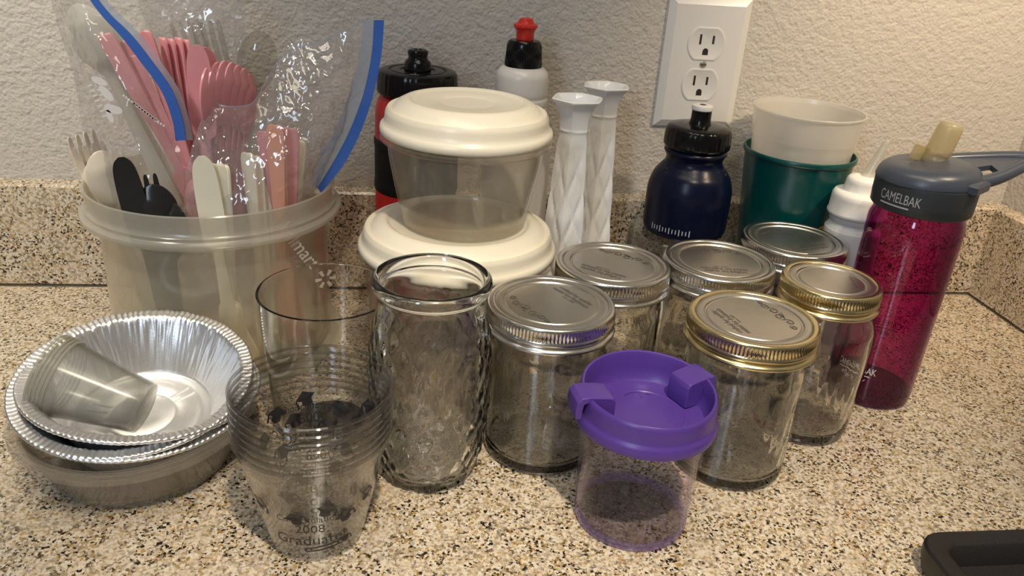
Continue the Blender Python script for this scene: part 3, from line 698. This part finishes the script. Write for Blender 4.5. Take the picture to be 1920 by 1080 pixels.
def bag_a():
    t = thing('zip_bag', 'clear zip bag with slanting blue seal leaning left, holding pink cutlery', 'bag', (-170, 650, 60))
    inv = Matrix.Translation((170, -650, -60))
    front = [[P(84, -45, 665), P(120, -45, 640), P(168, -45, 640)], [P(100, 20, 665), P(150, 20, 632), P(196, 20, 640)], [P(128, 110, 662), P(195, 110, 620), P(262, 112, 636)],
             [P(147, 190, 660), P(230, 195, 612), P(312, 195, 632)], [P(160, 255, 655), P(245, 265, 612), P(333, 262, 628)], [P(185, 335, 640), P(265, 345, 606), P(345, 340, 618)], [P(215, 430, 640), P(280, 440, 606), P(350, 440, 612)], [P(240, 540, 640), P(300, 550, 612), P(360, 550, 615)]]
    back = [[P(84, -45, 665), P(250, -45, 712), P(448, -45, 712)], [P(100, 20, 665), P(270, 20, 714), P(452, 20, 714)], [P(128, 110, 662), P(290, 110, 714), P(458, 110, 712)], [P(147, 190, 660), P(300, 195, 712), P(465, 190, 708)],
            [P(160, 255, 655), P(320, 265, 706), P(472, 262, 700)], [P(185, 335, 640), P(320, 345, 700), P(470, 340, 695)], [P(240, 540, 640), P(330, 550, 690), P(440, 550, 690)]]
    mesh('film_front', *xf(sheet(front, 12, 7, 2.2, .04, 1, 1.5), inv), 'film', t, True, 0)
    mesh('film_back', *xf(sheet(back, 12, 7, 2.5, .035, 2, 1.6), inv), 'film', t, True, 0)
    bl = [(158, -20), (170, 2), (193, 32), (227, 69), (261, 113), (302, 170), (323, 225), (329, 264)]
    br = [(172, -20), (184, 0), (207, 28), (246, 66), (281, 110), (321, 167), (342, 224), (348, 263)]
    cl = [(186, -20), (198, -2), (221, 24), (260, 62), (294, 105), (333, 164), (354, 222), (362, 263)]
    mesh('blue_zip', *xf(strip([P(x, y, 627) for x, y in bl], [P(x, y, 627) for x, y in br], 1.4), inv), 'zip', t, True, 30)
    mesh('zip_lip', *xf(strip([P(x, y, 628) for x, y in br], [P(x, y, 632) for x, y in cl], .5), inv), 'film_strip', t, True, 30)
    # white printing on the film: burst of lobes, block strokes and two fine lines
    g = []
    for (x, y, a, l, w) in ((186, 152, .4, 7, 3.2), (199, 175, .9, 8, 3.6), (212, 205, .2, 8, 4.0), (206, 218, 1.3, 6, 2.6)):
        c = P(x, y, 604); n = 14; V = [tuple(c)]+[tuple(c+Vector((math.cos(b)*math.cos(a)*l-math.sin(b)*math.sin(a)*w, 0, -math.cos(b)*math.sin(a)*l-math.sin(b)*math.cos(a)*w))*.8) for b in [2*PI*k/n for k in range(n)]]
        g.append((V, [(0, k+1, (k+1) % n+1) for k in range(n)]))
    for base, cnt, step in (((163, 160), 7, (4.6, 9.5)), ((176, 158), 6, (4.8, 9.5))):
        for k in range(cnt):
            x, y = base[0]+step[0]*k, base[1]+step[1]*k
            a, b = P(x, y, 606), P(x+9, y-3, 604); a2, b2 = P(x+1.6, y+3.4, 606), P(x+10.6, y+.4, 604)
            g.append(([tuple(a), tuple(b), tuple(b2), tuple(a2)], [(0, 1, 2, 3)]))
    for (x0, y0, cnt) in ((231, 176, 13), (251, 190, 12)):
        for k in range(cnt):
            x, y = x0+5.0*k, y0+3.9*k
            h = 3+2*random.random()
            pts = [P(x, y, 606), P(x+3.2, y+2.4, 606), P(x+3.2-h*.5, y+2.4+h, 606), P(x-h*.5, y+h, 606)]
            g.append(([tuple(p) for p in pts], [(0, 1, 2, 3)]))
    mesh('white_print', *xf(join(*g), inv), 'bagprint', t, False)
bag_a()
def bag_b():
    t = thing('zip_bag', 'clear zip bag with curved blue seal on the right, holding cream and coral cutlery', 'bag', (-120, 640, 60))
    inv = Matrix.Translation((120, -640, -60))
    R0 = [[(392, 192), (470, 195), (530, 105), (610, 75), (684, 38)], [(375, 230), (450, 240), (530, 190), (610, 160), (680, 120)], [(357, 290), (430, 300), (510, 290), (590, 270), (650, 225)],
          [(347, 350), (420, 360), (490, 360), (555, 350), (612, 310)], [(345, 420), (410, 430), (470, 430), (530, 420), (585, 372)], [(350, 540), (410, 550), (470, 550), (520, 540), (560, 470)]]
    YF = [[650, 640, 640, 650, 660], [640, 622, 618, 632, 655], [620, 606, 602, 614, 648], [612, 596, 592, 606, 642], [610, 592, 590, 604, 640], [612, 598, 596, 608, 640]]
    front = [[P(x, y, Y) for (x, y), Y in zip(r, ys)] for r, ys in zip(R0, YF)]
    back = [[P(x+(0 if j in (0, 4) else 6), y-(16 if i == 0 and j < 4 else 0), Y+(6, 60, 78, 60, 3)[j]) for j, ((x, y), Y) in enumerate(zip(r, ys))] for i, (r, ys) in enumerate(zip(R0, YF))]
    back[5] = [p+Vector((0, -18, 0)) if 0 < j < 4 else p for j, p in enumerate(back[5])]
    mesh('film_front', *xf(sheet(front, 10, 10, 2.4, .045, 5, 1.8), inv), 'film', t, True, 0)
    mesh('film_back', *xf(sheet(back, 9, 9, 2.6, .04, 6, 1.7), inv), 'film', t, True, 0)
    zi = [(701, 38), (697, 100), (683, 170), (660, 235), (630, 295), (595, 352)]
    zo = [(720, 38), (715, 104), (700, 178), (677, 245), (645, 308), (602, 362)]
    zc = [(681, 38), (676, 98), (659, 165), (634, 228), (606, 286), (582, 342)]
    YZ = [660, 656, 651, 647, 643, 640]
    mesh('blue_zip', *xf(strip([P(x, y, Y-1) for (x, y), Y in zip(zi, YZ)], [P(x, y, Y) for (x, y), Y in zip(zo, YZ)], 1.6), inv), 'zip', t, True, 30)
    mesh('zip_lip', *xf(strip([P(x, y, Y-3) for (x, y), Y in zip(zc, YZ)], [P(x, y, Y-1.5) for (x, y), Y in zip(zi, YZ)], .6), inv), 'film_strip', t, True, 30)
    sm = cr([tuple(p) for p in front[0]], 8)
    mesh('side_seam', *xf(tube([(p[0], p[1], p[2]+.5*math.sin(i*1.3)) for i, p in enumerate(sm)], .55, 6), inv), 'film_strip', t)
    # store lettering low on the film, seen through the milky tub wall
    g = text_geo('Walmart', 15, .95)
    a = -1.05; o = Vector((-84, 592, 112)); ux = Vector((math.cos(a), .55*math.cos(a), math.sin(a))); uy = Vector((-math.sin(a), -.5*math.sin(a), math.cos(a)))
    V = [tuple(o+ux*x+uy*y) for x, y in g[0]]; F = list(g[1])
    for k in range(6):
        b = k*PI/3; c = o+ux*40; k0 = len(V)
        for r, w in ((3, 1.0), (8, 1.5), (8, -1.5), (3, -1.0)): V.append(tuple(c+ux*(r*math.cos(b)-w*math.sin(b))+uy*(r*math.sin(b)+w*math.cos(b))))
        F.append((k0, k0+1, k0+2, k0+3))
    mesh('store_lettering', *xf((V, F), inv), 'dimprint', t, False)
bag_b()
def bag_c():
    t = thing('clear_bag', 'plain clear bag with clear cutlery, tallest against the wall behind the tub', 'bag', (-150, 700, 60))
    inv = Matrix.Translation((150, -700, -60))
    R0 = [[(250, -45), (330, -50), (400, -45), (462, -40)], [(262, 20), (330, 15), (400, 20), (458, 30)], [(290, 90), (340, 85), (405, 90), (462, 110)], [(320, 180), (370, 180), (420, 185), (470, 200)], [(350, 300), (390, 300), (430, 300), (470, 300)]]
    f = [[P(x, y, 694-10*(j in (1, 2))) for j, (x, y) in enumerate(r)] for r in R0]
    b = [[P(x, y, 696+24*(j in (1, 2))) for j, (x, y) in enumerate(r)] for r in R0]
    mesh('film_front', *xf(sheet(f, 9, 8, 2.4, .05, 9, 1.8), inv), 'film', t, True, 0)
    mesh('film_back', *xf(sheet(b, 9, 8, 2.4, .05, 10, 1.8), inv), 'film', t, True, 0)
bag_c()

# ------------------------------------------------------------------ two round food boxes
def food_box(label, x, y, z0, rim_r, rim_z, base_r, hl, ls):
    t = thing('food_container', label, 'container', (x, y, z0))
    h = rim_z-z0
    out = cr([(base_r-4, 0), (base_r-.8, .8), (base_r+.6, 3.5), (base_r+3.2, h*.25), (rim_r-7.2, h*.7), (rim_r-5.4, h-6), (rim_r-4.6, h-3.5)], 4)+[(rim_r-1.2, h-3), (rim_r, h-2), (rim_r, h), (rim_r-1, h+.8)]
    inn = [(rim_r-4.8, h+1.2), (rim_r-5.8, h-1.5)]+[(max(1, r-1.5), max(zz, 2.2)) for r, zz in out[:-5]][::-1]
    lathe('container_bowl', [(.01, .8), (base_r-8, .8)]+out+inn+[(.01, 2.2)], 'bowl', t, 120)
    k = ls
    lp = [(rim_r-4, h+1.5), (rim_r-1.0, h+2.0), (rim_r+.1, h+3.4), (rim_r+.2, h+5.6), (rim_r-.2, h+7.8), (rim_r-1.4, h+9.0), (rim_r-2.6, h+10.2), (rim_r-3.4, h+13), (rim_r-3.7, h+16.4), (rim_r-4.2, h+18.4), (rim_r-5.6, h+20.6), (rim_r-8.5, h+hl-7.5), (rim_r-12.5, h+hl-3.2), (rim_r-17, h+hl-.8), (rim_r-20, h+hl), (rim_r-22, h+hl-.3), (rim_r-23.4, h+hl-1.6), (rim_r-25, h+hl-2), (k+1, h+hl-2.1), (k, h+hl-2.7), (k-1.2, h+hl-2.9), (.01, h+hl-2.9)]
    lathe('container_lid', lp, 'lid_cream', t, 120, None, 45)
    return t
food_box('large round food container with cream lid, under the small one', 39.9, 592, .2, 77.2, 108.0, 62, 26.8, 22)
food_box('small round smoky food container with cream lid, on top of the large one', 43.6, 592, 133.2, 63.9, 200.0, 47.4, 27.4, 20)

# ------------------------------------------------------------------ bottles at the back
def red_bottle():
    t = thing('sports_bottle', 'red sports bottle with black grip band and black screw cap', 'bottle', (8.2, 710.5, 0))
    lathe('bottle_body', cr([(.01, .4), (31, .4), (34.5, 2), (36.2, 7), (36.6, 40), (36.6, 90), (36.8, 128)], 4)+cr([(36.6, 166), (36.4, 186), (35.4, 195), (33, 202), (30, 206), (29, 210)], 4), 'red', t, 96)
    gb = lathe('grip_band', cr([(36.4, 120), (37.5, 122), (37.6, 127), (37.1, 131), (37.1, 145), (37.1, 158), (37.6, 162), (37.5, 166), (36.4, 168)], 3), 'blackgrip', t, 96)
    def kn(a, r, z, i): return (r-.5*max(0, math.cos(a*34)), z) if 2 < i < 9 else (r, z)
    cp = lathe('cap', [(30, 206), (34, 206.3), (34.8, 207.5), (34.9, 210), (34.7, 213), (34.6, 216), (34.4, 219), (34.2, 221), (33.8, 223), (32.8, 224.8), (30.5, 225.8), (25.5, 226), (24.6, 225), (23.6, 225), (22.6, 226), (15.5, 226.2), (14.6, 225.2), (13, 225.2), (.01, 225.2)], 'black', t, 136, kn, 35)
    lathe('spout', [(11.5, 224), (11.5, 231), (10.6, 233.2), (8.8, 234.6), (8.0, 236.5), (8.6, 238.8), (8.9, 240.5), (8.4, 242), (7.0, 242.8), (4, 242.8), (3.4, 242), (.01, 241.8)], 'black', t, 48)
red_bottle()
def white_bottle():
    t = thing('squeeze_bottle', 'milky white ribbed bottle with black collar and red push cap', 'bottle', (98.6, 708, 0))
    lathe('bottle_body', cr([(.01, .4), (26, .4), (29, 2), (30, 7), (30, 60), (30, 140), (29.6, 168), (27.6, 176)], 4)+cr([(23.4, 180), (22.9, 184)], 3)+
          cr([(23.4, 187), (23.5, 190), (22.4, 192), (23.3, 194.5), (23.3, 197.5), (22.2, 199.5), (23.2, 202), (23.2, 206), (22.3, 208), (23.0, 211), (23.2, 216), (23.0, 223), (22.2, 227.5), (19.5, 231.5), (16, 233.4), (14.5, 234)], 4), 'hdpe', t, 96)
    def kn(a, r, z, i): return (r+.25*math.cos(a*50), z) if 1 < i < 5 else (r, z)
    lathe('collar', [(14, 232), (16.0, 232.6), (16.0, 236), (15.2, 244), (14.8, 250), (14.2, 253.4), (12.8, 255), (8, 255.6), (.01, 255.6)], 'black', t, 100, kn)
    def fl(a, r, z, i): return (r+.35*math.cos(a*10) if i in (3, 4, 5) else r, z)
    lathe('push_cap', [(7.2, 254), (7.6, 258), (7.6, 262), (8.8, 264.6), (10.0, 266.0), (9.8, 267.8), (7.2, 269.0), (6.2, 271.0), (5.6, 272.6), (3.5, 273.2), (.01, 273.2)], 'redcap', t, 60, fl)
white_bottle()
def bud_vase(label, x, y, spin):
    t = thing('bud_vase', label, 'vase', (x, y, 0), (0, 0, spin), 'white milk glass bud vases')
    n8 = 6
    out = [(24, 0), (28, .6), (29.5, 3), (29, 7), (26.6, 12), (25.5, 18)]
    out = cr(out, 3)+[(25.5-(25.5-13.6)*((z-18)/170.)**.95, z) for z in range(22, 189, 4)]+[(12.9, 190.5), (12.9, 192.5), (13.5, 194), (13.2, 195)]
    lip = cr([(12.9, 196), (13.2, 201), (14.2, 207), (16.4, 212.5), (19.4, 216.6), (21.3, 218.4)], 4)+[(21.6, 219.4), (20.6, 220.2), (18.6, 220.0), (16.6, 218.2)]
    inn = cr([(14.5, 215), (11.5, 206), (10.2, 196), (9.8, 185)], 3)+[(.01, 184)]
    no = len(out); nl = len(out)+len(lip)
    def md(a, r, z, i):
        p = PI/n8; f = math.cos(p)/math.cos((a % (2*p))-p)
        if i >= nl: return r, z
        if i >= no-4 and i < no: return r*(.6+.4*f), z
        if i >= no: return r*(.25+.75*f)*1.03, z
        u = ((a/(2*p)) % 1)-.5
        h = 0
        if 18 < z < 182:
            w = (z-18)/41; c = (w % 1)-.5          # crossed leaf cuts on each face
            k = min(1, (182-z)/20, (z-18)/8)*min(1, r/20)
            d1 = abs(abs(u)-abs(c)*.9); h = -1.5*math.exp(-(d1/.10)**2)
            h += .8*math.exp(-(c/.16)**2)*math.exp(-((abs(u)-.32)/.16)**2)
            h *= k
        return r*f*1.03+h, z
    lathe('vase_body', [(.01, .8)]+out+lip+inn, 'milk', t, 160, md, 32)
bud_vase('white milk glass bud vase with flared top, the nearer of the pair', 137, 650, .18)
bud_vase('white milk glass bud vase with flared top, the one close to the wall', 174.2, 708.5, .3)
def navy_bottle():
    tb = thing('upturned_tub', 'clear plastic tub turned upside down under the navy bottle', 'tub', (258, 689, 0))
    out = cr([(56.5, .4), (57, 1.2), (55.5, 4), (55, 10), (52.5, 60), (51.2, 88), (49.5, 91.5), (46, 92.6)], 4)
    lathe('tub_body', [(54.5, .4)]+out+[(.01, 92.6), (.01, 91.4), (46, 91.4), (49, 89), (50, 86), (52, 40), (54, 8), (54.5, .4)], 'thin', tb, 96)
    t = thing('sports_bottle', 'small navy bottle with black cap and white tipped spout, below the outlet', 'bottle', (258.5, 690, 92.9))
    prof = cr([(.01, .4), (33, .4), (36.8, 2), (38.3, 6), (38.6, 20), (38.6, 34), (37.8, 44), (34.5, 54), (30.0, 60), (26.6, 64.5), (25.4, 68), (26.2, 71.5), (27.6, 74), (28.2, 76), (26, 79)], 6)
    lathe('bottle_body', prof, 'navy', t, 96)
    # stipple band round the neck
    g = []
    for k in range(520):
        a = random.random()*2*PI; z = 55.5+8.5*random.random(); r = 34.5-(z-54)*.76-.1
        g.append(xf(([(0, -.35, 0), (.5, 0, 0), (0, .35, 0), (-.1, 0, .4), (-.1, 0, -.4)], [(0, 1, 3), (1, 2, 3), (2, 1, 4), (1, 0, 4)]), Matrix.Rotation(a, 4, 'Z') @ Matrix.Translation((r, 0, z))))
    st = mesh('stippled_grip', *join(*g), 'navy', t, False); st['kind'] = 'stuff'
    g = []
    for k in range(13):
        x = -19+3.1*k
        hh = 2.0 if k % 3 else 3.0
        g.append(wrap(([(x, -hh), (x+.9, -hh), (x+.9, hh), (x, hh)], [(0, 1, 2, 3)]), lambda z: 38.6, -2.25, 9))
    mesh('white_marks', *join(*g), 'greyink', t, False)
    def kn(a, r, z, i): return (r-.55*max(0, math.cos(a*30))**2, z) if 2 < i < 7 else (r, z)
    lathe('cap', [(26, 79), (28.6, 79.6), (29.5, 80.8), (29.8, 83), (29.7, 86), (29.6, 89), (29.3, 93), (28.4, 96.4), (26.4, 98.2), (20, 99.4), (12, 100.4), (.01, 100.6)], 'black', t, 120, kn)
    sp = lathe('spout', [(10.6, 99.6), (9.4, 102), (8.8, 105), (8.7, 112.5)], 'black', t, 40)
    lathe('spout_tip', [(8.7, 112.3), (9.5, 113), (9.6, 115), (9.0, 116.6), (7.6, 117.2), (3.2, 117.2), (2.8, 116.2), (.01, 116)], 'plate', t, 40)
    lathe('spout_hole', [(2.8, 117.3), (.01, 117.3)], 'slot', sp, 20)
navy_bottle()
def cups():
    t = thing('stadium_cup', 'dark teal plastic cup with orange print holding a milky cup', 'cup', (363.8, 702, 0))
    out = cr([(34, .3), (36, 1), (36.8, 4), (39, 50), (43.6, 100), (48.2, 150), (49.4, 164)], 4)+[(50.6, 164.6), (51.4, 166), (51.4, 168.4), (50.6, 169.6)]
    b = lathe('cup_body', [(.01, 1.4), (30, 1.4)]+out+[(49.4, 169.6), (48.2, 164)]+[(max(1, r-1.6), max(z, 3.5)) for r, z in out[:-5]][::-1]+[(.01, 3.5)], 'teal', t, 96)
    rf = lambda z: 39+(z-50)*.092+.35
    ring = [(14*math.cos(a), 14*math.sin(a)) for a in [2*PI*k/28 for k in range(28)]]; rin = [(9.5*math.cos(a), 9.5*math.sin(a)) for a in [2*PI*k/28 for k in range(28)]]
    gg = (ring+rin, [(k, (k+1) % 28, 28+(k+1) % 28, 28+k) for k in range(28)])
    bar = hbar(-9.5, 9.5, -2, 2)
    mesh('orange_print', *wrap(join2(gg, shift2(bar, 0, 0, .6), shift2(bar, 0, 0, -.7)), rf, -PI/2+.42, 96), 'tealmark', b, False)
    t2 = thing('stadium_cup', 'milky translucent plastic cup nested inside the teal cup', 'cup', (364.2, 702, 44))
    out = cr([(32, .3), (34, 1), (35, 4), (39, 60), (43.6, 112), (46.2, 136)], 4)+cr([(47.0, 138.5), (47.2, 141), (48.6, 156), (49.2, 161)], 3)+[(50.3, 161.8), (50.6, 163), (50, 164)]
    lathe('cup_body', [(.01, 1.4), (28, 1.4)]+out+[(48.8, 163.8), (47.8, 160)]+[(max(1, r-1.5), max(z, 3.5)) for r, z in out[:-4]][::-1]+[(.01, 3.5)], 'whitecup', t2, 96)
cups()
def squeeze():
    t = thing('squeeze_bottle', 'white squeeze bottle with pointed nozzle behind the magenta bottle', 'bottle', (394, 634.5, 0))
    lathe('bottle_body', cr([(.01, .4), (20, .4), (23, 2), (24, 6), (24, 60), (24, 112), (23.4, 118), (21.5, 122)], 4)+[(20.6, 124), (22, 126), (22, 129)]+[(20, 131)], 'squeeze', t, 80)
    def kn(a, r, z, i): return r, z
    lathe('cap', [(21, 130.6), (24.6, 131), (25.2, 132.4), (25.1, 134), (24.4, 135), (24.2, 146), (23.8, 149), (22.4, 151.4), (20, 152.4), (16.4, 152.8), (15.6, 154), (15.2, 160), (14.6, 163), (12.6, 165.2), (8, 166.2), (.01, 166.2)], 'squeeze', t, 80, kn)
    V, F = rev([(6.6, 0), (5.8, 4), (3.6, 25), (2.6, 34), (2.1, 34.6), (.9, 34.2), (.01, 33)], 32)
    mesh('nozzle', V, F, 'tip', t, True, 40, (2, 0, 164.5), (0, .28, 0))
squeeze()

# ------------------------------------------------------------------ magenta water bottle
def water_bottle():
    t = thing('water_bottle', 'transparent magenta water bottle with slate lid and carry loop', 'bottle', (394.2, 553, 0))
    out = cr([(28, .4), (31.5, 1.4), (33, 5), (33.6, 20), (34.6, 80), (35.4, 140), (35.2, 156), (33.4, 163), (32.5, 168)], 5)
    inn = cr([(30.5, 168), (31.5, 162), (33.2, 155), (33.4, 140), (32.6, 80), (31.6, 20), (30.6, 9), (27, 7)], 4)
    bd = lathe('bottle_body', [(.01, 1.2), (24, 1.2)]+out+inn+[(.01, 7)], 'magenta', t, 96)
    lathe('bottle_base', [(.01, .2), (27, .2), (30.6, 1.4), (31.6, 4), (32, 9), (31, 9.6), (.01, 9.6)], 'magbase', bd, 72)
    col = lathe('collar', [(33, 166.4), (35.6, 166.8), (36.6, 168), (36.9, 176), (36.9, 186), (36.6, 188.6), (34, 189.2)], 'collar', t, 96)
    rr = lambda z: 37.15
    tx = text_geo('CAMELBAK', 10.5, .62)
    bar = hbar(-15, 9, -6.4, -5.2)
    mesh('lettering', *wrap(join2(tx, bar), rr, -2.62, 178.5), 'greyink', col, False)
    g2 = join2(text_geo('CAMELBAK', 8.5, .66), hbar(-12, 10, -5.2, -4.4), shift2(text_geo('eddy', 7.5, .9, shear=.3), 0, -9))
    rb = lambda z: 33.6+(z-20)*.0167+.3
    mesh('lettering', *wrap(g2, rb, -2.5, 34), 'whiteink', bd, False)
    mesh('lettering', *wrap(g2, rb, .98, 50), 'ink', bd, False)
    # lid: low dome, saddle and carry loop running to the right
    def dm(a, r, z, i):
        return r*(1+.04*math.cos(2*a)), z+(1.6*math.cos(a) if i > 2 else 0)
    lathe('lid', cr([(36.4, 188.6), (36.8, 190.4), (36.0, 194), (33.4, 198.4), (28, 201.6), (18, 203.2), (8, 203.6), (.01, 203.6)], 4), 'slate', t, 96, dm)
    loop = cr([(6, 18, 199.5), (26, 20, 200.5), (48, 15, 203.5), (66, 8, 206.5), (77, 1, 208), (75, -6, 206.5), (60, -12, 201.5), (44, -17, 196.5), (28, -20, 193.5), (8, -22, 194.5)], 6)
    k = len(loop); rad = [(5.0, 3.4+2.0*(i/k)) for i in range(k)]
    mesh('carry_loop', *tube(loop, rad, 14), 'slate', t, True, 60)
    A = [(6, 18, 200.6), (26, 20, 201.6), (48, 15, 204.6), (66, 8, 207.6), (77, 1, 209)]; B = [(8, -20, 198.6), (28, -19, 199), (44, -16, 201), (60, -11, 204.4), (74, -5, 208)]
    g = []
    for i in (0, 2, 3):
        q = [A[i], B[i], B[i+1], A[i+1]] if i else [A[0], B[0], (18, -19.5, 198.8), (16, 19, 201)]
        g.append((q+[(x, y, z-4) for x, y, z in q], [(0, 1, 2, 3), (7, 6, 5, 4), (0, 4, 5, 1), (1, 5, 6, 2), (2, 6, 7, 3), (3, 7, 4, 0)]))
    q = [A[1], (27, -6, 200), (46, -4, 202.6), A[2]]
    g.append((q+[(x, y, z-4) for x, y, z in q], [(0, 1, 2, 3), (7, 6, 5, 4), (0, 4, 5, 1), (1, 5, 6, 2), (2, 6, 7, 3), (3, 7, 4, 0)]))
    mesh('loop_web', *join(*g), 'slate', t, True, 30)
    # side latch block on the lid rim
    V, F = box(-12, 12, -4, 4, 0, 9, 2)
    mesh('lid_latch', *xf((V, F), Matrix.Rotation(-.95, 4, 'Z') @ Matrix.Translation((36, 0, 187)) @ Matrix.Rotation(PI/2, 4, 'Z')), 'slate', t, True, 30)
    bv = lathe('bite_valve', cr([(8.8, 0), (9.0, 3), (8.4, 6), (9.2, 8.5), (9.4, 12), (9.2, 24), (8.6, 29), (6.8, 31.6), (3.6, 32.4), (.01, 32.4)], 4), 'valve', t, 40, None, 60, (3, 4, 200.5), (.05, .18, 0))
    V, F = box(-8, 8, -1.2, 1.2, 0, 12, .8)
    mesh('valve_flap', V, F, 'valve', bv, True, 30, (-14, 1, -1), (0, .1, .3))
water_bottle()

# ------------------------------------------------------------------ black tray at the corner
def tray():
    t = thing('baking_tray', 'black speckled metal tray corner at the front right edge', 'tray', (440, 255, 0))
    def rr(x0, x1, y0, y1, r, z):
        pts = []
        for cx, cy, a0 in ((x1-r, y1-r, 0), (x0+r, y1-r, PI/2), (x0+r, y0+r, PI), (x1-r, y0+r, 1.5*PI)):
            for k in range(7): a = a0+PI/2*k/6; pts.append((cx+r*math.cos(a), cy+r*math.sin(a), z))
        return pts
    X0, X1, Y0, Y1 = -126, 150, -110, 104
    rings = [rr(X0+6, X1-6, Y0+6, Y1-6, 14, .5), rr(X0+2, X1-2, Y0+2, Y1-2, 17, 3), rr(X0, X1, Y0, Y1, 18, 12), rr(X0, X1, Y0, Y1, 18, 18.5), rr(X0+1.5, X1-1.5, Y0+1.5, Y1-1.5, 17, 20), rr(X0+11, X1-11, Y0+11, Y1-11, 11, 20), rr(X0+13, X1-13, Y0+13, Y1-13, 10, 18.5), rr(X0+17, X1-17, Y0+17, Y1-17, 9, 6), rr(X0+22, X1-22, Y0+22, Y1-22, 7, 4.5)]
    V = sum(rings, []); n = 28; F = [tuple(range(n-1, -1, -1))]
    for k in range(len(rings)-1):
        for j in range(n): q = (j+1) % n; F.append((k*n+j, k*n+q, k*n+n+q, k*n+n+j))
    F.append(tuple((len(rings)-1)*n+j for j in range(n)))
    mesh('tray_body', V, F, 'tray', t, True, 40)
tray()
